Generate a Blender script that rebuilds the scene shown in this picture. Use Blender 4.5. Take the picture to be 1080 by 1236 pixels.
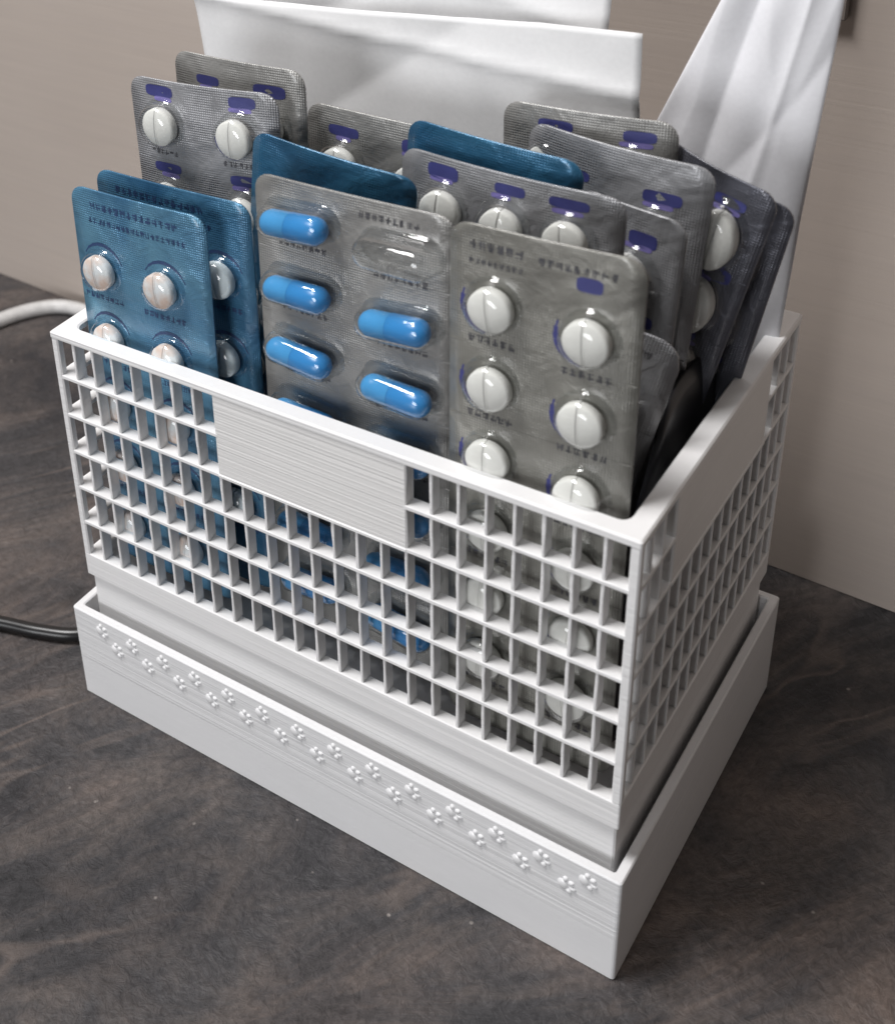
import bpy, math, random
from mathutils import Vector, Matrix

random.seed(7)
MM = 0.001
scene = bpy.context.scene
for o in list(bpy.data.objects):
    bpy.data.objects.remove(o, do_unlink=True)
C = scene.collection

# ------------------------------------------------------------------ camera
cam_d = bpy.data.cameras.new('camera')
cam = bpy.data.objects.new('camera', cam_d)
C.objects.link(cam)
right = Vector((0.79135287, 0.60605286, -0.08037763))
down = Vector((0.22327187, -0.40888998, -0.88484951))
fwd = Vector((-0.56913119, 0.68228213, -0.45889082))
m = Matrix((right, -down, -fwd)).transposed().to_4x4()
m.translation = Vector((0.21830763, -0.18935327, 0.28460264))
cam.matrix_world = m
cam_d.sensor_fit = 'HORIZONTAL'
cam_d.sensor_width = 36.0
cam_d.lens = 1642.2 / 1080 * 36
cam_d.shift_x = (540 - 254.36) / 1080
cam_d.shift_y = -(618 - 295.69) / 1080
cam_d.clip_start = 0.01
cam_d.clip_end = 20
cam_d.dof.use_dof = True
cam_d.dof.focus_distance = 0.33
cam_d.dof.aperture_fstop = 26
scene.camera = cam

# ------------------------------------------------------------------ world and lamps
world = bpy.data.worlds.new('World')
scene.world = world
world.use_nodes = True
bg = world.node_tree.nodes['Background']
bg.inputs['Color'].default_value = (1.0, 0.94, 0.90, 1)
bg.inputs['Strength'].default_value = 0.055

def area_lamp(name, loc, target, size, power, col):
    d = bpy.data.lights.new(name, 'AREA')
    if isinstance(size, tuple):
        d.shape = 'RECTANGLE'
        d.size, d.size_y = size
    else:
        d.shape = 'DISK'
        d.size = size
    d.energy = power
    d.color = col
    o = bpy.data.objects.new(name, d)
    C.objects.link(o)
    o.location = loc
    o.rotation_euler = (Vector(target) - Vector(loc)).to_track_quat('-Z', 'Y').to_euler()
    return o

area_lamp('ceiling_lamp', (-0.21, -0.22, 1.0), (0.07, 0.05, 0.06), (0.34, 0.20), 10.5, (1.0, 0.985, 0.98))
area_lamp('window_light', (0.02, -1.35, 0.27), (0.07, 0.05, 0.08), 0.6, 8.5, (0.97, 0.98, 1.0))

scene.cycles.max_bounces = 6
scene.cycles.diffuse_bounces = 3
scene.cycles.glossy_bounces = 3
scene.cycles.transparent_max_bounces = 10
vs = scene.view_settings
vs.view_transform = 'Standard'
vs.look = 'None'
vs.exposure = 0
vs.gamma = 1
vs.use_curve_mapping = False

# ------------------------------------------------------------------ material helpers
class NT:
    def __init__(self, name):
        self.m = bpy.data.materials.new(name)
        self.m.use_nodes = True
        self.t = self.m.node_tree
        self.b = self.t.nodes['Principled BSDF']
        self.out = self.t.nodes['Material Output']
    def n(self, typ, **kw):
        nd = self.t.nodes.new(typ)
        for k, v in kw.items():
            setattr(nd, k, v)
        return nd
    def l(self, a, b):
        self.t.links.new(a, b)
    def set(self, **kw):
        for k, v in kw.items():
            self.b.inputs[k.replace('_', ' ')].default_value = v
        return self
    def coord(self, scale=(1, 1, 1), rot=(0, 0, 0), loc=(0, 0, 0), kind='Object'):
        tc = self.n('ShaderNodeTexCoord')
        mp = self.n('ShaderNodeMapping')
        mp.inputs['Scale'].default_value = scale
        mp.inputs['Rotation'].default_value = rot
        mp.inputs['Location'].default_value = loc
        self.l(tc.outputs[kind], mp.inputs['Vector'])
        return mp.outputs['Vector']
    def grain(self, ang, scale, loc=(0, 0, 0)):
        """Object coordinates turned by ang about z, then scaled."""
        tc = self.n('ShaderNodeTexCoord')
        a = self.n('ShaderNodeMapping'); b = self.n('ShaderNodeMapping')
        a.inputs['Rotation'].default_value = (0, 0, ang)
        b.inputs['Scale'].default_value = scale
        b.inputs['Location'].default_value = loc
        self.l(tc.outputs['Object'], a.inputs['Vector'])
        self.l(a.outputs['Vector'], b.inputs['Vector'])
        return b.outputs['Vector']
    def noise(self, vec, scale=1.0, detail=3, rough=0.5, dist=0.0):
        nd = self.n('ShaderNodeTexNoise')
        nd.inputs['Scale'].default_value = scale
        nd.inputs['Detail'].default_value = detail
        nd.inputs['Roughness'].default_value = rough
        nd.inputs['Distortion'].default_value = dist
        self.l(vec, nd.inputs['Vector'])
        return nd.outputs['Fac']
    def ramp(self, fac, stops):
        nd = self.n('ShaderNodeValToRGB')
        e = nd.color_ramp.elements
        while len(e) < len(stops):
            e.new(0.5)
        for i, (p, c) in enumerate(stops):
            e[i].position = p
            e[i].color = c if len(c) == 4 else (*c, 1)
        self.l(fac, nd.inputs['Fac'])
        return nd.outputs['Color']
    def math(self, op, a, b=None):
        nd = self.n('ShaderNodeMath', operation=op)
        for i, v in enumerate((a, b)):
            if v is None:
                continue
            if isinstance(v, (int, float)):
                nd.inputs[i].default_value = v
            else:
                self.l(v, nd.inputs[i])
        return nd.outputs[0]
    def mix(self, fac, a, b, mode='MIX'):
        nd = self.n('ShaderNodeMix', data_type='RGBA', blend_type=mode)
        for i, v in ((0, fac), (6, a), (7, b)):
            if isinstance(v, (int, float)):
                nd.inputs[i].default_value = v
            elif isinstance(v, tuple):
                nd.inputs[i].default_value = v if len(v) == 4 else (*v, 1)
            else:
                self.l(v, nd.inputs[i])
        return nd.outputs[2]
    def bump(self, h, strength, dist, prev=None):
        nd = self.n('ShaderNodeBump')
        nd.inputs['Strength'].default_value = strength
        nd.inputs['Distance'].default_value = dist
        self.l(h, nd.inputs['Height'])
        if prev is not None:
            self.l(prev, nd.inputs['Normal'])
        return nd.outputs['Normal']

def plastic(name, line_strength, col=(0.84, 0.835, 0.835), zmin=None):
    """White printed plastic with fine horizontal layer lines."""
    t = NT(name)
    t.set(Base_Color=(*col, 1), Roughness=0.42)
    t.b.inputs['Subsurface Weight'].default_value = 0.0
    h1 = t.noise(t.coord((5, 5, 2100)), 1.0, 1, 0.5)
    h2 = t.noise(t.coord((6, 6, 620), loc=(3, 1, 2)), 1.0, 2, 0.5)
    h3 = t.noise(t.coord((700, 700, 900)), 1.0, 2, 0.5)
    h = t.math('ADD', t.math('MULTIPLY', h1, 0.6), t.math('MULTIPLY', h2, 0.8))
    if zmin is not None:
        tc = t.n('ShaderNodeTexCoord')
        sp = t.n('ShaderNodeSeparateXYZ')
        t.l(tc.outputs['Object'], sp.inputs[0])
        step = t.math('MULTIPLY_ADD', t.math('GREATER_THAN', sp.outputs[2], zmin), 0.85)
        t.t.nodes[-1].inputs[2].default_value = 0.15
        h = t.math('MULTIPLY', h, step)
    n = t.bump(h, line_strength, 0.0004)
    n = t.bump(h3, 0.12, 0.0002, n)
    t.l(n, t.b.inputs['Normal'])
    v = t.noise(t.coord((60, 60, 160), loc=(1, 5, 3)), 1.0, 3, 0.6)
    c = t.ramp(v, [(0.3, tuple(x * 0.965 for x in col)), (0.7, col)])
    t.l(c, t.b.inputs['Base Color'])
    return t.m

M_WHITE = plastic('white_printed_plastic', 0.45)
M_PANEL = plastic('white_printed_panel', 0.6, (0.82, 0.81, 0.80))
M_TRAY = plastic('white_printed_tray', 0.55, (0.80, 0.80, 0.81), zmin=0.0134)
t = NT('white_printed_relief'); t.set(Base_Color=(0.82, 0.82, 0.83, 1), Roughness=0.25); M_PAW = t.m

def counter_material():
    t = NT('dark_stone_laminate')
    a = math.radians(-55)
    band = t.noise(t.grain(a, (13, 27, 20), (0.4, 0.2, 0)), 1.0, 9, 0.68, 1.5)
    big = t.noise(t.coord((14, 14, 14), loc=(4, 2, 0)), 1.0, 4, 0.55, 0.5)
    fine = t.noise(t.coord((420, 420, 420)), 1.0, 5, 0.65, 0.3)
    c1 = t.ramp(band, [(0.32, (0.029, 0.029, 0.031)), (0.45, (0.060, 0.058, 0.061)),
                       (0.55, (0.094, 0.084, 0.081)), (0.70, (0.158, 0.134, 0.121))])
    c2 = t.ramp(big, [(0.30, (0.55, 0.55, 0.58)), (0.52, (0.95, 0.94, 0.94)), (0.70, (1.30, 1.17, 1.10))])
    c = t.mix(1.0, c1, c2, 'MULTIPLY')
    c = t.mix(1.0, c, t.ramp(fine, [(0.25, (0.62, 0.62, 0.62)), (0.75, (1.38, 1.36, 1.35))]), 'MULTIPLY')
    # thin mineral veins
    vn = t.noise(t.grain(a, (5, 15, 10), (0.3, 0.9, 0)), 1.0, 4, 0.55, 0.8)
    vd = t.math('ABSOLUTE', t.math('SUBTRACT', vn, 0.5))
    vf = t.ramp(vd, [(0.0, (1, 1, 1)), (0.018, (0, 0, 0))])
    vm = t.noise(t.coord((22, 22, 22), loc=(7, 3, 1)), 1.0, 2)
    vf = t.math('MULTIPLY', vf, t.ramp(vm, [(0.45, (0, 0, 0)), (0.62, (0.55, 0.55, 0.55))]))
    c = t.mix(vf, c, (0.185, 0.148, 0.130))
    # small pale specks
    vo = t.n('ShaderNodeTexVoronoi')
    vo.inputs['Scale'].default_value = 170
    t.l(t.coord(), vo.inputs['Vector'])
    sp = t.ramp(vo.outputs['Distance'], [(0.05, (1, 1, 1)), (0.10, (0, 0, 0))])
    sm = t.noise(t.coord((90, 90, 90), loc=(2, 8, 0)), 1.0, 2)
    sp = t.math('MULTIPLY', sp, t.ramp(sm, [(0.56, (0, 0, 0)), (0.62, (0.8, 0.8, 0.8))]))
    c = t.mix(sp, c, (0.30, 0.27, 0.25))
    t.l(c, t.b.inputs['Base Color'])
    t.set(Roughness=0.5)
    t.b.inputs['Specular IOR Level'].default_value = 0.3
    worm = t.noise(t.coord((260, 260, 260), loc=(1, 1, 0)), 1.0, 4, 0.6, 0.9)
    n = t.bump(worm, 0.7, 0.0012)
    n = t.bump(band, 0.6, 0.004, n)
    n = t.bump(fine, 0.35, 0.0005, n)
    t.l(n, t.b.inputs['Normal'])
    return t.m

def wall_material():
    t = NT('taupe_laminate_wall')
    g1 = t.noise(t.coord((7, 7, 900)), 1.0, 4, 0.6)
    g2 = t.noise(t.coord((30, 30, 330), loc=(2, 0, 1)), 1.0, 3, 0.6)
    big = t.noise(t.coord((5, 5, 9)), 1.0, 3)
    c = t.ramp(g1, [(0.25, (0.455, 0.396, 0.355)), (0.75, (0.485, 0.426, 0.386))])
    c = t.mix(1.0, c, t.ramp(g2, [(0.3, (0.98, 0.98, 0.98)), (0.7, (1.02, 1.02, 1.01))]), 'MULTIPLY')
    c = t.mix(1.0, c, t.ramp(big, [(0.3, (0.94, 0.93, 0.92)), (0.7, (1.04, 1.04, 1.04))]), 'MULTIPLY')
    t.l(c, t.b.inputs['Base Color'])
    t.set(Roughness=0.55)
    t.l(t.bump(g1, 0.15, 0.0003), t.b.inputs['Normal'])
    return t.m

def foil_material(name, col, metallic=0.28, rough=0.36, hatch=0.5, tint2=None):
    """Foil behind glossy clear plastic, with the knurled cross-hatch of a heat seal."""
    t = NT(name)
    tc = t.n('ShaderNodeTexCoord')
    sp = t.n('ShaderNodeSeparateXYZ')
    t.l(tc.outputs['Object'], sp.inputs[0])
    k = 2 * math.pi / 0.00115
    s1 = t.math('SINE', t.math('MULTIPLY', t.math('ADD', sp.outputs[0], sp.outputs[2]), k))
    s2 = t.math('SINE', t.math('MULTIPLY', t.math('SUBTRACT', sp.outputs[0], sp.outputs[2]), k))
    kn = t.math('MULTIPLY', s1, s2)
    pm = t.noise(t.coord((85, 85, 85), loc=(9, 1, 4)), 1.0, 2)
    kn = t.math('MULTIPLY', kn, t.ramp(pm, [(0.40, (.12, .12, .12)), (0.62, (1, 1, 1))]))
    big = t.noise(t.coord((45, 45, 45), loc=(3, 3, 3)), 1.0, 3, 0.5, 0.6)
    cr = t.noise(t.coord((190, 190, 190)), 1.0, 3, 0.6, 0.8)
    c2 = tint2 or tuple(x * 0.72 for x in col)
    c = t.ramp(big, [(0.32, c2), (0.66, col)])
    c = t.mix(1.0, c, t.ramp(kn, [(0.0, (0.80, 0.80, 0.80)), (1.0, (1.25, 1.25, 1.25))]), 'MULTIPLY')
    t.l(c, t.b.inputs['Base Color'])
    t.set(Metallic=metallic, Roughness=rough)
    t.b.inputs['Coat Weight'].default_value = 0.6
    t.b.inputs['Coat Roughness'].default_value = 0.16
    n = t.bump(kn, hatch, 0.00016)
    n = t.bump(big, 0.7, 0.0028, n)
    n = t.bump(cr, 0.4, 0.0009, n)
    t.l(n, t.b.inputs['Normal'])
    return t.m

def clear_material(name, tint=(0.93, 0.94, 0.94), rough=0.07):
    t = NT(name)
    tr = t.n('ShaderNodeBsdfTransparent'); tr.inputs[0].default_value = (*tint, 1)
    gl = t.n('ShaderNodeBsdfGlossy'); gl.inputs['Roughness'].default_value = rough
    gl.inputs['Color'].default_value = (1, 1, 1, 1)
    ge = t.n('ShaderNodeNewGeometry')
    dt = t.n('ShaderNodeVectorMath', operation='DOT_PRODUCT')
    t.l(ge.outputs['Incoming'], dt.inputs[0])
    mx = t.n('ShaderNodeMixShader')
    nz = t.noise(t.coord((160, 160, 160)), 1.0, 2)
    nn = t.bump(nz, 0.25, 0.0008)
    t.l(nn, gl.inputs['Normal']); t.l(nn, dt.inputs[1])
    fs = t.math('POWER', t.math('SUBTRACT', 1.0, t.math('MINIMUM', t.math('ABSOLUTE', dt.outputs['Value']), 1.0)), 3.2)
    t.l(t.math('ADD', t.math('MULTIPLY', fs, 0.85), 0.06), mx.inputs[0])
    t.l(tr.outputs[0], mx.inputs[1]); t.l(gl.outputs[0], mx.inputs[2])
    t.l(mx.outputs[0], t.out.inputs['Surface'])
    return t.m

def simple(name, col, rough=0.4, metallic=0.0, var=0.12, scale=300):
    t = NT(name)
    nz = t.noise(t.coord((scale,) * 3), 1.0, 3)
    c = t.ramp(nz, [(0.3, tuple(x * (1 - var) for x in col)), (0.7, tuple(min(1, x * (1 + var * 0.5)) for x in col))])
    t.l(c, t.b.inputs['Base Color'])
    t.set(Roughness=rough, Metallic=metallic)
    return t.m

def paper_material(name, col):
    t = NT(name)
    f = t.noise(t.coord((900, 900, 900)), 1.0, 3)
    w = t.noise(t.coord((26, 26, 14)), 1.0, 2, 0.45, 0.2)
    cc = t.ramp(f, [(0.3, tuple(x * 0.96 for x in col)), (0.7, col)])
    t.l(cc, t.b.inputs['Base Color'])
    t.set(Roughness=0.62)
    n = t.bump(w, 0.35, 0.008)
    n = t.bump(f, 0.08, 0.0003, n)
    t.l(n, t.b.inputs['Normal'])
    return t.m

M_COUNTER = counter_material()
M_WALL = wall_material()
M_SILVER = foil_material('silver_foil', (0.41, 0.405, 0.39))
M_SILVER2 = foil_material('cool_silver_foil', (0.43, 0.435, 0.455), hatch=0.7)
M_OLIVE = foil_material('warm_silver_foil', (0.325, 0.32, 0.29))
M_BLUE = foil_material('blue_foil', (0.17, 0.39, 0.55), 0.3, 0.32, 0.35, (0.06, 0.19, 0.35))
M_BLUE2 = foil_material('deep_blue_foil', (0.11, 0.30, 0.47), 0.3, 0.32, 0.35, (0.035, 0.13, 0.26))
M_TEAL = foil_material('teal_blue_foil', (0.05, 0.20, 0.35), 0.35, 0.32, 0.3, (0.025, 0.11, 0.22))
M_NAVYFOIL = foil_material('dark_navy_foil', (0.16, 0.165, 0.20), 0.5, 0.36, 0.5)
M_CLEAR = clear_material('clear_blister')
M_CLEARBLUE = clear_material('blue_clear_blister', (0.90, 0.96, 1.0))
def tablet_material(name, c1, c2):
    t = NT(name)
    tc = t.n('ShaderNodeTexCoord'); sp = t.n('ShaderNodeSeparateXYZ')
    t.l(tc.outputs['Object'], sp.inputs[0])
    gr = t.ramp(t.math('ABSOLUTE', t.math('MULTIPLY', sp.outputs[0], 1000)), [(0.10, (0, 0, 0)), (0.42, (1, 1, 1))])
    nz = t.noise(t.coord((240,) * 3), 1.0, 3)
    t.l(t.ramp(nz, [(0.35, c2), (0.6, c1)]), t.b.inputs['Base Color'])
    t.set(Roughness=0.8)
    t.b.inputs['Specular IOR Level'].default_value = 0.2
    n = t.bump(gr, 0.8, 0.0004)
    t.l(t.bump(t.noise(t.coord((1500,) * 3), 1.0, 2), 0.2, 0.0002, n), t.b.inputs['Normal'])
    return t.m
M_TABLET = tablet_material('white_tablet', (0.86, 0.85, 0.81), (0.80, 0.79, 0.75))
M_PEACH = tablet_material('pinkish_white_tablet', (0.88, 0.82, 0.77), (0.84, 0.58, 0.45))
def capsule_material():
    t = NT('blue_gelatin_capsule')
    tc = t.n('ShaderNodeTexCoord'); sp = t.n('ShaderNodeSeparateXYZ')
    t.l(tc.outputs['Object'], sp.inputs[0])
    u = t.math('MULTIPLY_ADD', sp.outputs[0], 100.0)
    t.t.nodes[-1].inputs[2].default_value = 0.5
    t.l(t.ramp(u, [(0.405, (0.075, 0.33, 0.66)), (0.418, (0.02, 0.13, 0.36)), (0.432, (0.045, 0.26, 0.60))]), t.b.inputs['Base Color'])
    t.set(Roughness=0.3)
    t.l(t.bump(t.noise(t.coord((300,) * 3), 1.0, 2), 0.15, 0.0006), t.b.inputs['Normal'])
    return t.m
M_CAPSULE = capsule_material()
M_INK = simple('dark_grey_ink', (0.07, 0.07, 0.08), 0.5)
M_NAVY = simple('navy_ink', (0.05, 0.055, 0.20), 0.45)
M_VIOLET = simple('violet_ink', (0.22, 0.19, 0.48), 0.45)
M_DEEP = simple('deep_blue_ink', (0.03, 0.06, 0.15), 0.45)
M_PAPER = paper_material('white_paper', (0.82, 0.82, 0.825))
M_PAPER2 = paper_material('cool_white_paper', (0.80, 0.80, 0.83))
M_BLACK = simple('black_pouch_film', (0.010, 0.010, 0.013), 0.38)
M_CABLE_B = simple('black_cable_rubber', (0.012, 0.012, 0.013), 0.32)
M_CABLE_W = simple('white_cable_rubber', (0.62, 0.61, 0.60), 0.4)
M_STRIP = simple('brown_strip', (0.19, 0.165, 0.15), 0.5)

# ------------------------------------------------------------------ mesh helpers (all in millimetres)
def mesh(name, verts, faces, mat, smooth=False):
    me = bpy.data.meshes.new(name)
    me.from_pydata([(v[0] * MM, v[1] * MM, v[2] * MM) for v in verts], [], faces)
    me.materials.append(mat)
    if smooth:
        for p in me.polygons:
            p.use_smooth = True
    me.update()
    return me

def obj(name, me, parent=None, loc=(0, 0, 0), rot=(0, 0, 0)):
    o = bpy.data.objects.new(name, me)
    C.objects.link(o)
    o.parent = parent
    o.location = Vector(loc) * MM
    o.rotation_euler = rot
    return o

def thing(name, label, cat, loc=(0, 0, 0), rot=(0, 0, 0), group=None):
    o = obj(name, None, None, loc, rot)
    o.empty_display_size = 0.01
    tag(o, label, cat, group)
    return o

def tag(o, label, cat, group=None):
    o['label'] = label
    o['category'] = cat
    if group:
        o['group'] = group

def bevel_box(x0, x1, y0, y1, z0, z1, b=0.2):
    """Box with chamfered edges: 24 verts."""
    v, f = [], []
    X, Y, Z = (x0, x1), (y0, y1), (z0, z1)
    idx = {}
    for i in (0, 1):
        for j in (0, 1):
            for k in (0, 1):
                sx, sy, sz = (1, -1)[i], (1, -1)[j], (1, -1)[k]
                for ax in range(3):
                    p = [X[i] + sx * b, Y[j] + sy * b, Z[k] + sz * b]
                    p[ax] = (X[i], Y[j], Z[k])[ax]
                    idx[(i, j, k, ax)] = len(v)
                    v.append(tuple(p))
    def q(*a): f.append(tuple(idx[s] for s in a))
    for s in (0, 1):
        q((s,0,0,0),(s,0,1,0),(s,1,1,0),(s,1,0,0))
        q((0,s,0,1),(1,s,0,1),(1,s,1,1),(0,s,1,1))
        q((0,0,s,2),(0,1,s,2),(1,1,s,2),(1,0,s,2))
    for a in (0, 1):
        for c in (0, 1):
            q((a,c,0,0),(a,c,1,0),(a,c,1,1),(a,c,0,1))
            q((a,0,c,0),(a,1,c,0),(a,1,c,2),(a,0,c,2))
            q((0,a,c,1),(1,a,c,1),(1,a,c,2),(0,a,c,2))
            for d in (0, 1):
                q((a,c,d,0),(a,c,d,1),(a,c,d,2))
    return v, f

def fix(me):
    import bmesh
    bm = bmesh.new(); bm.from_mesh(me)
    bmesh.ops.recalc_face_normals(bm, faces=bm.faces)
    bm.to_mesh(me); bm.free()
    return me

def lathe(profile, n=24, sx=1.0, sz=1.0):
    """Profile (r, y) revolved round the y axis; the dome points to -y."""
    v, f = [], []
    for r, y in profile:
        for k in range(n):
            a = 2 * math.pi * k / n
            v.append((r * math.cos(a) * sx, y, r * math.sin(a) * sz))
    for i in range(len(profile) - 1):
        for k in range(n):
            k2 = (k + 1) % n
            f.append((i * n + k, i * n + k2, (i + 1) * n + k2, (i + 1) * n + k))
    f.append(tuple(range((len(profile) - 1) * n, len(profile) * n)))
    return v, f

def tube(path, r, n=10):
    v, f = [], []
    P = [Vector(p) for p in path]
    for i, p in enumerate(P):
        d = (P[min(i + 1, len(P) - 1)] - P[max(i - 1, 0)]).normalized()
        a = d.cross(Vector((0, 0, 1))).normalized()
        b = a.cross(d)
        for k in range(n):
            t = 2 * math.pi * k / n
            v.append(tuple(p + r * (math.cos(t) * a + math.sin(t) * b)))
    for i in range(len(P) - 1):
        for k in range(n):
            k2 = (k + 1) % n
            f.append((i * n + k, i * n + k2, (i + 1) * n + k2, (i + 1) * n + k))
    return v, f

def spline(pts, n=10):
    out = []
    for i in range(len(pts) - 1):
        p0, p1, p2, p3 = (Vector(pts[max(0, min(len(pts) - 1, j))]) for j in (i - 1, i, i + 1, i + 2))
        for k in range(n):
            t = k / n
            out.append(0.5 * ((2 * p1) + (p2 - p0) * t + (2 * p0 - 5 * p1 + 4 * p2 - p3) * t * t + (3 * p1 - p0 - 3 * p2 + p3) * t ** 3))
    out.append(Vector(pts[-1]))
    return out

# ------------------------------------------------------------------ the setting
def wall_y(x):
    return 149.7 - (x - 141.3) * 0.0462

v = [(-900, -700, 0), (900, -700, 0), (900, wall_y(900) + 4, 0), (-900, wall_y(-900) + 4, 0),
     (-900, -700, -30), (900, -700, -30), (900, wall_y(900) + 4, -30), (-900, wall_y(-900) + 4, -30)]
f = [(0, 1, 2, 3), (7, 6, 5, 4), (0, 4, 5, 1), (1, 5, 6, 2), (2, 6, 7, 3), (3, 7, 4, 0)]
o = obj('countertop', mesh('countertop', v, f, M_COUNTER))
o['kind'] = 'structure'
v = [(-900, wall_y(-900), 0.3), (900, wall_y(900), 0.3), (900, wall_y(900), 700), (-900, wall_y(-900), 700)]
v += [(a, b + 20, c) for a, b, c in v]
f = [(0, 1, 2, 3), (7, 6, 5, 4), (0, 4, 5, 1), (1, 5, 6, 2), (2, 6, 7, 3), (3, 7, 4, 0)]
o = obj('wall', mesh('wall', v, f, M_WALL))
o['kind'] = 'structure'

# ------------------------------------------------------------------ tray
WT, DT, HT = 155.0, 102.3, 31.25
tray = thing('storage_tray', 'white printed plastic tray with paw prints along its front, under the basket', 'tray')
def open_box(x0, x1, y0, y1, z0, z1, t, floor, b=0.35):
    """A box without lid: bevelled outer edge, wall thickness t, inner floor height."""
    def ring(x0, x1, y0, y1, z, r):
        out = []
        for cx, cy, a0 in ((x1 - r, y0 + r, -90), (x1 - r, y1 - r, 0), (x0 + r, y1 - r, 90), (x0 + r, y0 + r, 180)):
            for k in range(4):
                a = math.radians(a0 + 30 * k)
                out.append((cx + r * math.cos(a), cy + r * math.sin(a), z))
        return out
    R = [ring(x0 + b, x1 - b, y0 + b, y1 - b, z0, 0.6), ring(x0, x1, y0, y1, z0 + b, 0.8),
         ring(x0, x1, y0, y1, z1 - b, 0.8), ring(x0 + b, x1 - b, y0 + b, y1 - b, z1, 0.6),
         ring(x0 + t - b, x1 - t + b, y0 + t - b, y1 - t + b, z1, 0.6),
         ring(x0 + t, x1 - t, y0 + t, y1 - t, z1 - b, 0.6),
         ring(x0 + t, x1 - t, y0 + t, y1 - t, floor, 0.6)]
    n = 16
    v = [p for r in R for p in r]
    f = [tuple(reversed(range(n)))]
    for i in range(len(R) - 1):
        for k in range(n):
            k2 = (k + 1) % n
            f.append((i * n + k, i * n + k2, (i + 1) * n + k2, (i + 1) * n + k))
    f.append(tuple(range((len(R) - 1) * n, len(R) * n)))
    return v, f
v, f = open_box(0, WT, 0, DT, 0, HT, 2.3, 2.0)
obj('tray_body', fix(mesh('tray_body', v, f, M_TRAY)), tray)

# raised paw prints: pad and four toes in one relief, lying in the local xz plane, toes to +x
def paw_mesh():
    v, f = [], []
    def blob(cx, cz, rx, rz, h, ang=0.0, n=10):
        b = len(v)
        for s, hh in ((1.12, 0.1), (0.84, -0.6 * h), (0.45, -h)):
            for k in range(n):
                a = 2 * math.pi * k / n
                px, pz = rx * s * math.cos(a), rz * s * math.sin(a)
                v.append((1.32 * (cx + px * math.cos(ang) - pz * math.sin(ang)), hh, 1.32 * (cz + px * math.sin(ang) + pz * math.cos(ang))))
        for i in range(2):
            for k in range(n):
                k2 = (k + 1) % n
                f.append((b + i * n + k, b + i * n + k2, b + (i + 1) * n + k2, b + (i + 1) * n + k))
        f.append(tuple(range(b + 2 * n, b + 3 * n)))
    blob(-0.55, 0.0, 0.95, 1.12, 0.46)
    for ang, d in ((-62, 1.42), (-21, 1.62), (21, 1.62), (62, 1.42)):
        a = math.radians(ang)
        blob(-0.45 + d * math.cos(a), d * math.sin(a), 0.62, 0.47, 0.42, a)
    return fix(mesh('paw_print', v, f, M_PAW, True))
paw = paw_mesh()
tilt = math.radians(-14)
for k in range(14):
    obj('paw_print', paw, tray, (10.1 + k * 10.585, 0, 27.2), (0, tilt + random.uniform(-.05, .05), 0))
for k in range(13):
    obj('paw_print', paw, tray, (15.0 + k * 10.67, 0, 22.9), (0, tilt + random.uniform(-.05, .05), 0))

# ------------------------------------------------------------------ basket
X0, X1, Y0, Y1 = 3.2, 151.8, 4.5, 98.5
ZB, ZT = 40.8, 117.2
BAND = 48.3
ROWS = [BAND + (116.2 - BAND) * i / 6 for i in range(7)]     # top faces of the horizontal bars
basket = thing('storage_basket', 'white printed plastic lattice basket full of pill packs, standing in the tray', 'basket')

def wobble_bar(L, w, d, along='z', seg=12, amp=0.09, seed=0):
    """A thin printed bar of length L, with slightly uneven edges."""
    r = random.Random(seed)
    v, f = [], []
    for i in range(seg + 1):
        z = L * i / seg
        e = [r.uniform(-amp, amp) for _ in range(4)]
        c = 0.16
        ring = [(-w / 2 + e[0] + c, 0), (w / 2 + e[1] - c, 0), (w / 2 + e[1], c + e[2]), (w / 2 + e[1] * .4, d), (-w / 2 + e[0] * .4, d), (-w / 2 + e[0], c + e[3])]
        v += [(a, b, z) if along == 'z' else (z, b, a) for a, b in ring]
    n = 6
    for i in range(seg):
        for k in range(n):
            k2 = (k + 1) % n
            f.append((i * n + k, i * n + k2, (i + 1) * n + k2, (i + 1) * n + k))
    f.append(tuple(range(n))); f.append(tuple(range(seg * n, seg * n + n)))
    return f and (v, f)

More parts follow.
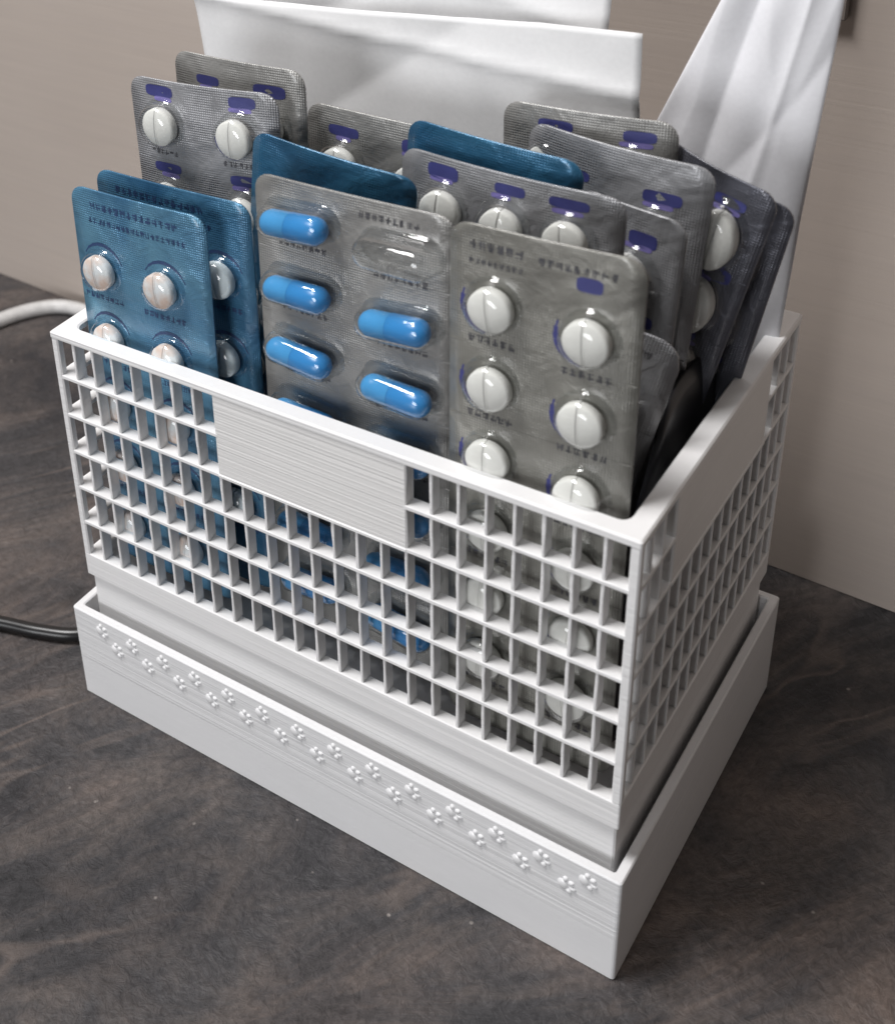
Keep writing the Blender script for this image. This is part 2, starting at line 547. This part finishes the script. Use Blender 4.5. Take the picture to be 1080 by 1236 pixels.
W, D = X1 - X0, Y1 - Y0
sides = [  # origin of the side's frame, rotation, length, columns, panel columns
    ((X0, Y0), 0.0, W, 24, (8, 16)),
    ((X1, Y0), math.pi / 2, D, 15, (3, 12)),
    ((X1, Y1), math.pi, W, 24, (8, 16)),
    ((X0, Y1), -math.pi / 2, D, 15, (3, 12)),
]
full_bars = [fix(mesh('vertical_bar', *wobble_bar(ZT - 2.2 - BAND + .4, 0.76, 3.1, 'z', 18, 0.10, s), M_WHITE)) for s in range(5)]
short_bars = [fix(mesh('vertical_bar', *wobble_bar(ROWS[4] - BAND + .2, 0.76, 3.1, 'z', 12, 0.10, 20 + s), M_WHITE)) for s in range(5)]
hbars = {}
for (ox, oy), rz, L, cols, (p0, p1) in sides:
    rot = (0, 0, rz)
    ca, sa = math.cos(rz), math.sin(rz)
    def at(x, y, z):
        return (ox + ca * x - sa * y, oy + sa * x + ca * y, z)
    pitch = (L - 1.6) / cols
    def colx(i): return 0.8 + i * pitch
    for i in range(1, cols):
        src = short_bars if p0 < i < p1 else full_bars
        obj('vertical_bar', src[(i * 3) % 5], basket, at(colx(i), 0.28, BAND - 0.2), rot)
    for r in range(1, 6):
        if r == 5:
            spans = ((1.4, colx(p0) + .2), (colx(p1) - .2, L - 1.4))
        else:
            spans = ((1.4, L - 1.4),)
        for a, b in spans:
            key = (round(b - a, 1), r % 3)
            if key not in hbars:
                hbars[key] = fix(mesh('horizontal_bar', *wobble_bar(b - a, 1.05, 3.25, 'x', 40 if b - a > 60 else 14, 0.05, int(b) + r), M_WHITE))
            obj('horizontal_bar', hbars[key], basket, at(a, 0.07, ROWS[r] - 0.57), rot)
    v, f = bevel_box(colx(p0) - 0.35, colx(p1) + 0.35, 0.12, 3.0, ROWS[4] - 0.8, ZT - 1.5, 0.25)
    obj('label_panel', fix(mesh('label_panel', v, f, M_PANEL)), basket, at(0, 0, 0), rot)
    # the thin bead that runs under the panel and the front lip of the rim
    v, f = bevel_box(colx(p0) - 0.4, colx(p1) + 0.4, -0.12, 3.2, ROWS[4] - 1.15, ROWS[4] - 0.1, 0.22)
    obj('horizontal_bar', fix(mesh('panel_bead', v, f, M_WHITE)), basket, at(0, 0, 0), rot)

for x, y in ((X0, Y0), (X1, Y0), (X1, Y1), (X0, Y1)):
    sx, sy = (1 if x == X0 else -1), (1 if y == Y0 else -1)
    a, b = sorted((x, x + sx * 2.1)), sorted((y, y + sy * 2.1))
    v, f = bevel_box(a[0], a[1], b[0], b[1], BAND - 0.3, ZT - 1.2, 0.35)
    obj('corner_post', fix(mesh('corner_post', v, f, M_WHITE)), basket)

def frame_ring(x0, x1, y0, y1, z0, z1, t, b=0.35, ri=1.2):
    def ring(i, z, r):
        a0, a1, b0, b1 = x0 + i, x1 - i, y0 + i, y1 - i
        out = []
        for cx, cy, an in ((a1 - r, b0 + r, -90), (a1 - r, b1 - r, 0), (a0 + r, b1 - r, 90), (a0 + r, b0 + r, 180)):
            for k in range(5):
                a = math.radians(an + 22.5 * k)
                out.append((cx + r * math.cos(a), cy + r * math.sin(a), z))
        return out
    R = [ring(0, z0 + b, .5), ring(0, z1 - b, .5), ring(b, z1, .5), ring(t - b, z1, ri), ring(t, z1 - b, ri), ring(t, z0 + b, ri), ring(t - b, z0, ri), ring(b, z0, .5)]
    n = 20
    v = [p for r in R for p in r]
    f = []
    for i in range(len(R)):
        for k in range(n):
            k2, j = (k + 1) % n, (i + 1) % len(R)
            f.append((i * n + k, i * n + k2, j * n + k2, j * n + k))
    return v, f
v, f = frame_ring(X0 - .12, X1 + .12, Y0 - .12, Y1 + .12, ZT - 2.1, ZT, 4.5, 0.4, 2.4)
obj('rim', fix(mesh('rim', v, f, M_WHITE)), basket)
v, f = frame_ring(X0, X1, Y0, Y1, ZB, BAND, 3.2, 0.3, 1.0)
obj('base_band', fix(mesh('base_band', v, f, M_WHITE)), basket)
v, f = bevel_box(X0 + .9, X1 - .9, Y0 + 1.1, Y1 - 1.1, 2.05, ZB + 3.0, 0.4)
obj('foot', fix(mesh('foot', v, f, M_WHITE)), basket)
FLOOR = ZB + 3.0

# ------------------------------------------------------------------ blister packs
def bend(x, z, w, h, c):
    """Depth offset of a bent sheet (mm)."""
    return c[0] * (2 * x / w) ** 2 + c[1] * (z / h) ** 2 + c[2] * (2 * x / w) * (z / h)

def sheet_mesh(w, h, mat, c, r=4.0, t=0.45):
    zs = [0, .3, .9, 1.8, 2.9, r] + [r + (h - 2 * r) * i / 14 for i in range(1, 14)] + [h - r, h - 2.9, h - 1.8, h - .9, h - .3, h]
    nx = 12
    v, f = [], []
    for side in (0, 1):
        for z in zs:
            dz = max(r - z, z - (h - r), 0)
            hw = w / 2 - (r - math.sqrt(max(r * r - dz * dz, 0)))
            for i in range(nx + 1):
                x = -hw + 2 * hw * i / nx
                v.append((x, bend(x, z, w, h, c) + side * t, z))
    n = nx + 1
    m_ = len(zs)
    for side in (0, 1):
        b = side * n * m_
        for j in range(m_ - 1):
            for i in range(nx):
                q = (b + j * n + i, b + j * n + i + 1, b + (j + 1) * n + i + 1, b + (j + 1) * n + i)
                f.append(q if side == 0 else q[::-1])
    b = n * m_
    for j in range(m_ - 1):
        f.append((j * n, (j + 1) * n, b + (j + 1) * n, b + j * n))
        f.append((j * n + nx, b + j * n + nx, b + (j + 1) * n + nx, (j + 1) * n + nx))
    for i in range(nx):
        f.append((i, b + i, b + i + 1, i + 1))
        k = (m_ - 1) * n
        f.append((k + i, k + i + 1, b + k + i + 1, b + k + i))
    return fix(mesh('sheet', v, f, mat, True))

def dome_profile(r, h):
    return [(r + .5, 0.05), (r + .35, -0.18), (r, -0.35), (r * .97, -h * .35), (r * .90, -h * .65), (r * .76, -h * .88), (r * .52, -h * .98), (r * .2, -h)]

def tablet_profile(r, h):
    return [(r * .3, 0), (r * .86, -.08 * h), (r, -.22 * h), (r, -.70 * h), (r * .95, -.80 * h), (r * .90, -.84 * h), (r * .6, -.95 * h), (r * .3, -.99 * h), (r * .1, -h)]

DOME = mesh('blister', *lathe(dome_profile(5.6, 4.6), 28), M_CLEAR, True)
DOMEB = mesh('blister', *lathe(dome_profile(5.3, 4.4), 28), M_CLEARBLUE, True)
TAB = mesh('tablet', *lathe(tablet_profile(4.5, 3.3), 28), M_TABLET, True)
TABP = mesh('tablet', *lathe(tablet_profile(4.3, 3.3), 28), M_PEACH, True)
DOMEOV = mesh('blister', *lathe(dome_profile(5.6, 5.0), 28, 0.95, 1.35), M_CLEAR, True)
TABOV = mesh('tablet', *lathe(tablet_profile(4.8, 4.2), 28, 0.92, 1.36), M_TABLET, True)

def pill(L, r, n=16, flat=False):
    """Capsule along x lying on the sheet (y from 0 to -2r)."""
    v, f = [], []
    prof = []
    for i in range(7):
        a = math.pi / 2 * i / 6
        prof.append((-L / 2 + r - r * math.cos(a), r * math.sin(a)))
    prof += [(-0.8, r), (-0.75, r * 1.035)]
    for i in range(7):
        a = math.pi / 2 * (1 - i / 6)
        prof.append((L / 2 - r + r * math.cos(a), r * 1.035 * math.sin(a)))
    for x, rr in prof:
        for k in range(n):
            a = 2 * math.pi * k / n
            v.append((x, -r - .25 + rr * math.cos(a), rr * math.sin(a)))
    for i in range(len(prof) - 1):
        for k in range(n):
            k2 = (k + 1) % n
            f.append((i * n + k, i * n + k2, (i + 1) * n + k2, (i + 1) * n + k))
    return fix(mesh('capsule', v, f, M_CAPSULE, True))
CAPS = pill(16.2, 2.9)
def long_dome(L, r, h):
    """Clear trough over a capsule: stadium outline, rounded top."""
    v, f = [], []
    n = 32
    prof = [(r + .5, .05), (r + .3, -.2), (r, -.4), (r * .96, -h * .4), (r * .84, -h * .75), (r * .6, -h * .95), (r * .2, -h)]
    for rr, y in prof:
        for k in range(n):
            a = 2 * math.pi * k / n
            cx = (L / 2 - r) * (1 if math.cos(a) > 0 else -1)
            v.append((cx + rr * math.cos(a), y, rr * math.sin(a)))
    for i in range(len(prof) - 1):
        for k in range(n):
            k2 = (k + 1) % n
            f.append((i * n + k, i * n + k2, (i + 1) * n + k2, (i + 1) * n + k))
    f.append(tuple(range((len(prof) - 1) * n, len(prof) * n)))
    return mesh('blister', v, f, M_CLEAR, True)
DOMEC = long_dome(18.6, 4.0, 6.4)

class Ink:
    """Flat print on a bent sheet: thin strokes 0.06 mm above its face."""
    def __init__(self, w, h, c):
        self.w, self.h, self.c, self.v, self.f = w, h, c, [], []
    def pt(self, x, z, lift=0.06):
        return (x, bend(x, z, self.w, self.h, self.c) - lift, z)
    def quad(self, x0, z0, x1, z1, t, lift=0.06):
        d = Vector((x1 - x0, z1 - z0)); n = Vector((-d.y, d.x)).normalized() * t / 2
        b = len(self.v)
        for x, z in ((x0 + n.x, z0 + n.y), (x0 - n.x, z0 - n.y), (x1 - n.x, z1 - n.y), (x1 + n.x, z1 + n.y)):
            self.v.append(self.pt(x, z, lift))
        self.f.append((b, b + 1, b + 2, b + 3))
    def glyph(self, x, z, s, rnd):
        for _ in range(rnd.randint(4, 7)):
            if rnd.random() < .5:
                a = rnd.uniform(.1, .9) * s
                self.quad(x, z + a, x + s * .8, z + a + rnd.uniform(-.1, .1) * s, s * .11)
            else:
                a = rnd.uniform(.1, .7) * s
                self.quad(x + a, z, x + a + rnd.uniform(-.25, .25) * s, z + s, s * .11)
    def line(self, x, z, s, n, rnd):
        for i in range(n):
            self.glyph(x + i * s * 1.05, z, s, rnd)
    def arc(self, cx, cz, r, a0, a1, t, n=8):
        for i in range(n):
            a, b = math.radians(a0 + (a1 - a0) * i / n), math.radians(a0 + (a1 - a0) * (i + 1) / n)
            k = t * math.sin(math.pi * (i + .5) / n) + .12
            self.quad(cx + r * math.cos(a), cz + r * math.sin(a), cx + r * math.cos(b), cz + r * math.sin(b), k)
    def patch(self, cx, cz, w, h):
        """rounded flat patch"""
        b = len(self.v); n = 16
        for k in range(n):
            a = 2 * math.pi * k / n
            ca, sa = math.cos(a), math.sin(a)
            self.v.append(self.pt(cx + w / 2 * math.copysign(abs(ca) ** .5, ca), cz + h / 2 * math.copysign(abs(sa) ** .5, sa), .05))
        self.f.append(tuple(range(b, b + n)))
    def build(self, name, mat, parent):
        if self.v:
            return obj(name, mesh(name, self.v, self.f, mat), parent)

def place(top, h, w, rz, lean, roll):
    """Origin (bottom centre) of a pack whose top-centre is at 'top'."""
    rot = Matrix.Rotation(rz, 3, 'Z') @ Matrix.Rotation(-lean, 3, 'X') @ Matrix.Rotation(roll, 3, 'Y')
    o_ = Vector(top) - rot @ Vector((0, 0, h))
    return o_, rot.to_euler()

def pack(label, top, w, h, mat, rz=0, lean=0, roll=0, c=(0, 0, 0), rows=(), cols=(), cells='tablet', empty=(),
         dome=None, pillm=None, prints='silver', seed=0, r=4.0, stag=0.0, cat='blister pack', group=None):
    rz, lean, roll = (math.radians(a) for a in (rz, lean, roll))
    o_, e = place(top, h, w, rz, lean, roll)
    p = thing('blister_pack', label, cat, o_, e, group)
    rnd = random.Random(seed)
    obj('sheet', sheet_mesh(w, h, mat, c, r), p)
    dark, navy, vio = Ink(w, h, c), Ink(w, h, c), Ink(w, h, c)
    for j, z in enumerate(rows):                    # z measured down from the top edge
        for i, x in enumerate(cols):
            zz = h - z - stag * i
            if zz < 7:
                continue
            y = bend(x, zz, w, h, c)
            tw = rnd.uniform(-.12, .12)
            d = obj('blister', dome or DOME, p, (x, y, zz), (0, tw, 0))
            if (i, j) not in empty:
                obj('capsule' if cells == 'capsule' else 'tablet', pillm or TAB, d, (rnd.uniform(-.3, .3), -.15, rnd.uniform(-.5, 0)), (0, rnd.uniform(-.06, .06), 0))
            if prints == 'silver':
                navy.arc(x, zz, 6.6, 160, 255, 1.3)
                dark.line(x - 5.2, zz - 8.8, 1.6, 6, rnd)
            elif prints == 'navy':
                navy.patch(x + rnd.uniform(-.5, 1.5), zz + 7.7, rnd.uniform(6.0, 9.0), rnd.uniform(2.2, 3.6))
                vio.patch(x + rnd.uniform(-1, 1), zz + 5.9, rnd.uniform(4, 7), 1.2)
                dark.line(x - 4.5, zz - 8.0, 1.3, 6, rnd)
                navy.arc(x, zz, 6.4, 190, 260, .8)
            elif prints == 'caps':
                dark.line(x - 6.5, zz - 7.2, 1.5, 8, rnd)
            elif prints == 'blue':
                dark.line(x - 7.0, zz - 8.8, 1.5, 8, rnd)
                dark.arc(x, zz, 6.4, 20, 150, .8)
    if prints == 'silver':
        dark.line(-w / 2 + 4, h - 5.0, 1.8, 6, rnd)
        dark.line(-w / 2 + 4 + 14, h - 5.2, 1.6, 9, rnd)
        dark.line(-w / 2 + 4, h - 8.0, 1.2, 9, rnd)
        navy.patch(w / 2 - 10, h - 7.0, 5.0, 3.0)
    elif prints == 'caps':
        dark.line(-w / 2 + 26, h - 4.4, 1.5, 9, rnd)
    elif prints == 'blue':
        dark.line(-w / 2 + 6, h - 5.0, 1.8, 14, rnd)
        dark.line(-w / 2 + 5, h - 8.6, 1.4, 20, rnd)
    dark.build('printed_text', M_DEEP if prints == 'blue' else M_INK, p)
    navy.build('printed_mark', M_NAVY, p)
    vio.build('printed_band', M_VIOLET, p)
    # pressed score lines between the rows
    if rows and len(rows) > 1:
        s = Ink(w, h, c)
        for j in range(len(rows) - 1):
            z = h - (rows[j] + rows[j + 1]) / 2 - stag / 2
            k = 10
            for i in range(k):
                xa, xb = -w / 2 + .4 + (w - .8) * i / k, -w / 2 + .4 + (w - .8) * (i + 1) / k
                s.quad(xa, z, xb, z, .35, .04)
        s.build('score_line', mat, p)
    return p

def rws(first, pitch, n):
    return [first + pitch * i for i in range(n)]

# front right: grey pack with two columns of white tablets (leans on the front wall)
pack('grey blister pack with two columns of white tablets, frontmost at the right', (126.8, 12.6, 168.9), 37.8, 122, M_OLIVE,
     lean=1.0, roll=-.4, c=(0.5, .6, .2), rows=rws(16.0, 17.1, 7), cols=(-9.6, 9.5), stag=1.6, prints='silver', seed=1)
# behind it, corner showing to its right
pack('clear edged blister pack whose rounded corner shows right of the front white tablet pack', (128.3, 30, 145.5), 38, 102, M_SILVER2,
     rz=-3, lean=1, roll=12, c=(2.4, 1.2, 1.5), rows=rws(14, 17, 6), cols=(-9.5, 9.5), prints='silver', seed=2, r=6)
# capsules
pack('silver blister pack with blue capsules in the middle of the basket', (83.0, 16.5, 166.5), 47.5, 120, M_SILVER,
     lean=.6, roll=0, c=(0.7, .5, 0), rows=rws(8.2, 15.75, 7), cols=(-11.6, 12.1), cells='capsule', empty={(1, 0)},
     dome=DOMEC, pillm=CAPS, prints='caps', seed=3, stag=1.6)
# blue packs at the left
pack('blue blister pack with pinkish white tablets, frontmost at the left', (28.2, 12.2, 154.4), 40, 107, M_BLUE,
     lean=.8, roll=-.5, c=(.6, .6, 0), rows=rws(20.2, 18.5, 5), cols=(-11.8, 7.0), dome=DOMEB, pillm=TABP, prints='blue', seed=4)
pack('deep blue blister pack standing behind the front blue one', (32.8, 19.5, 156.2), 45, 108, M_BLUE2,
     lean=.4, roll=-.3, c=(.6, .2, 0), rows=rws(19.8, 21, 4), cols=(-11.5, 13.2), dome=DOMEB, pillm=TAB, prints='blue', seed=5)
# silver packs at the back left
pack('silver blister pack with navy marks above two white tablets, behind the blue packs', (35.0, 30.0, 177.0), 40, 130, M_SILVER2,
     lean=.5, roll=-1.0, c=(1.6, .4, 1.4), rows=rws(10.5, 19, 4), cols=(-10.6, 10.0), prints='navy', seed=6)
pack('rearmost left silver blister pack, only its top with two navy marks showing', (39.0, 38.5, 180.5), 38, 130, M_SILVER,
     lean=1.5, roll=-1.4, c=(1.2, .8, -1.0), rows=rws(13.5, 19, 2), cols=(-9, 9), prints='navy', seed=7)
# teal slivers in the middle
pack('teal blue blister pack peeking over the capsule pack', (71.5, 27.5, 168.2), 40, 118, M_TEAL,
     lean=.5, roll=6.5, c=(1.4, .6, 1.0), rows=rws(24, 19, 2), cols=(-10, 10), dome=DOMEB, prints='none', seed=8)
pack('silver blister pack with white tablets behind the capsule pack and the front tablet pack', (108.0, 35.0, 168.8), 50, 120, M_SILVER2,
     lean=.6, roll=.8, c=(1.6, .5, -1.2), rows=rws(11.0, 18, 3), cols=(-14, 0.0, 14), prints='navy', seed=9)
pack('teal blue blister pack rising behind the middle silver pack', (102.0, 40.5, 172.6), 40, 122, M_TEAL,
     lean=1, roll=3.0, c=(1.2, .4, -.8), rows=rws(24, 19, 2), cols=(-10, 10), dome=DOMEB, prints='none', seed=10)
pack('silver blister pack behind the teal pack that peeks over the capsules', (74.0, 44.0, 171.5), 38, 122, M_SILVER,
     lean=1, roll=1.5, c=(.5, 0, 0), rows=rws(13, 18, 2), cols=(-9.5, 9.5), prints='navy', seed=16)
# back right silver packs
pack('rear silver blister pack with two navy marks at its rounded top, against the white paper', (115.2, 56.0, 175.4), 37, 126, M_SILVER,
     lean=1.0, roll=-1.0, c=(1.4, .6, .8), rows=rws(11.5, 18, 2), cols=(-7.0, 10), prints='navy', seed=11)
pack('silver blister pack overlapping the rear right one, its top edge slanting down', (124.0, 49.5, 172.0), 40, 122, M_SILVER2,
     rz=-8, lean=1.0, roll=2.6, c=(2.0, 1.0, 1.2), rows=rws(16, 18, 3), cols=(-9.5, 9.5), prints='navy', seed=12, empty={(0, 0)})
# leaning packs at the right
pack('dark silver blister pack with large oval white tablets leaning against the right side', (142.0, 56.0, 168.5), 27, 116, M_NAVYFOIL,
     rz=-8, lean=1.0, roll=12, c=(1.8, 1.0, -1.5), rows=rws(13, 16.0, 5), cols=(5.0,), dome=DOMEOV, pillm=TABOV, prints='navy', seed=13)
pack('rear dark silver blister pack with ragged edge beside the right paper bag', (143.5, 65.0, 161.5), 26, 112, M_NAVYFOIL,
     rz=-8, lean=0, roll=10, c=(.8, 0, .5), rows=rws(14, 17.0, 4), cols=(4.0,), dome=DOMEOV, pillm=TABOV, prints='navy', seed=14)
pack('silver blister pack turned sideways between the middle packs and the oval tablet pack', (131.0, 42.5, 164.0), 24, 110, M_SILVER2,
     rz=-12, lean=0, roll=3, c=(.8, 0, .5), rows=rws(14, 18.0, 4), cols=(2.0,), prints='navy', seed=15)

# ------------------------------------------------------------------ black pouch along the right wall
def pillow(name, w, h, t, mat, nx=16, nz=20, seed=0, wr=0.5, outline=None, creases=()):
    """A flat sealed pouch or bag: two bulging faces joined at the edge."""
    rnd = random.Random(seed)
    ph = [rnd.uniform(0, 6.28) for _ in range(8)]
    v, f = [], []
    for side in (-1, 1):
        for j in range(nz + 1):
            for i in range(nx + 1):
                u, q = i / nx, j / nz
                x, z = (u - .5) * w, q * h
                if outline:
                    x, z = outline(u, q)
                e = max(0.0, min(1, 5 * min(u, 1 - u, q + .05, 1.02 - q))) ** .6
                wv = wr * (math.sin(5 * u + 3 * q + ph[0]) + .6 * math.sin(11 * u - 6 * q + ph[1]) + .5 * math.sin(3 * u - 13 * q + ph[2]) + .35 * math.sin(19 * u + 9 * q + ph[3]))
                for cu, cq, an, amp, wd in creases:
                    d = abs((u - cu) * math.sin(an) + (q - cq) * math.cos(an))
                    wv += amp * math.exp(-(d / wd) ** 1.05)
                v.append((x, side * (t / 2) * e + side * .09 + wv, z))
    n = nx + 1
    b = n * (nz + 1)
    for side in (0, 1):
        for j in range(nz):
            for i in range(nx):
                q = tuple(side * b + k for k in (j * n + i, j * n + i + 1, (j + 1) * n + i + 1, (j + 1) * n + i))
                f.append(q if side == 0 else q[::-1])
    for j in range(nz):
        f.append((j * n, (j + 1) * n, b + (j + 1) * n, b + j * n))
        f.append((j * n + nx, b + j * n + nx, b + (j + 1) * n + nx, (j + 1) * n + nx))
    for i in range(nx):
        f.append((i, b + i, b + i + 1, i + 1))
        k = nz * n
        f.append((k + i, k + i + 1, b + k + i + 1, b + k + i))
    return fix(mesh(name, v, f, mat, True))

def pouch_outline(u, q):
    top = 76 + 6 * math.sin(math.pi * u)
    top *= min(1.0, .72 + 1.1 * u) * min(1.0, .8 + 1.2 * (1 - u))
    return ((u - .5) * 60, q * top)
o = obj('pouch', pillow('pouch', 60, 80, 3.5, M_BLACK, seed=3, wr=.4, outline=pouch_outline), None, (142.6, 52, FLOOR + .3), (0, 0, math.pi / 2))
tag(o, 'black pouch tucked upright along the right inner side of the basket', 'pouch')

# ------------------------------------------------------------------ white paper bags
def quad_outline(bl, br, tr, tl):
    def fn(u, q):
        a = Vector(bl).lerp(Vector(br), u)
        b = Vector(tl).lerp(Vector(tr), u)
        p = a.lerp(b, q)
        return p.x, p.y
    return fn
def paper_bag(label, y, quad, mat, seed, t=2.4, wr=.7, lean=0, creases=()):
    bag = thing('paper_bag', label, 'paper bag', (0, y, 0), (math.radians(-lean), 0, 0), 'white paper bags in the basket')
    obj('bag_body', pillow('bag_body', 1, 1, t, mat, 60, 110, seed, wr, quad_outline(*quad), creases), bag)
    return bag
b = paper_bag('tall white paper bag at the back left, its top out of the picture', 79, ((9, 45), (108, 45), (110.5, 212), (-2, 206)), M_PAPER, 1, wr=1.0, creases=((.5, .93, .2, -1.6, .03), (.4, .85, -.3, 1.2, .03)))
b = paper_bag('white paper bag with a creased top edge in front of the tall one', 70.5, ((14, 45), (126, 45), (120.5, 188.5), (3.3, 182.5)), M_PAPER, 2, t=1.2, wr=.5, creases=((.5, .955, .10, -1.0, .014), (.3, .80, -.5, .8, .05), (.75, .85, .9, -.9, .06), (.1, .9, 1.3, .7, .04), (.9, .75, 1.2, .8, .05)))
b = paper_bag('white paper bag leaning against the right rear corner of the basket', 86, ((72, 45), (147, 45), (154.6, 199), (132.6, 197)), M_PAPER2, 5, t=3.0, wr=.45, creases=((.35, .85, 1.3, 1.0, .10), (.72, .8, 1.75, -1.0, .07), (.6, .88, .5, -.5, .03), (.5, .7, -.4, .6, .05)))

# ------------------------------------------------------------------ cables and the strip on the wall
path = spline([(-230, -60, 2.4), (-120, -25, 2.4), (-60, -3, 2.4), (-38, 4.5, 2.4), (-26, 8.2, 2.4), (-15, 13.5, 2.4), (-7, 24, 2.4), (-5, 50, 2.4), (-6, 100, 2.4), (0, 128, 2.4), (60, 138, 2.4)])
o = obj('cable', fix(mesh('cable', *tube(path, 2.05), M_CABLE_B, True)))
tag(o, 'black round cable lying on the counter left of the tray', 'cable')
path = spline([(-178, 40, 3.0), (-174, 105, 3.0), (-169, 130, 3.0), (-161, 147, 3), (-148, 155.5, 3), (-120, 155, 3), (-60, 152.5, 3), (0, 150, 3), (60, 147, 3)])
o = obj('cable', fix(mesh('cable', *tube(path, 3.0), M_CABLE_W, True)))
tag(o, 'white cable curving along the wall behind the basket', 'cable')
yw = wall_y(139)
v, f = bevel_box(120, 141.2, yw - 3, yw - .3, 170.3, 330, .4)
o = obj('wall_strip', fix(mesh('wall_strip', v, f, M_STRIP)))
tag(o, 'brown strip on the wall above the right paper bag, at the top edge', 'strip')
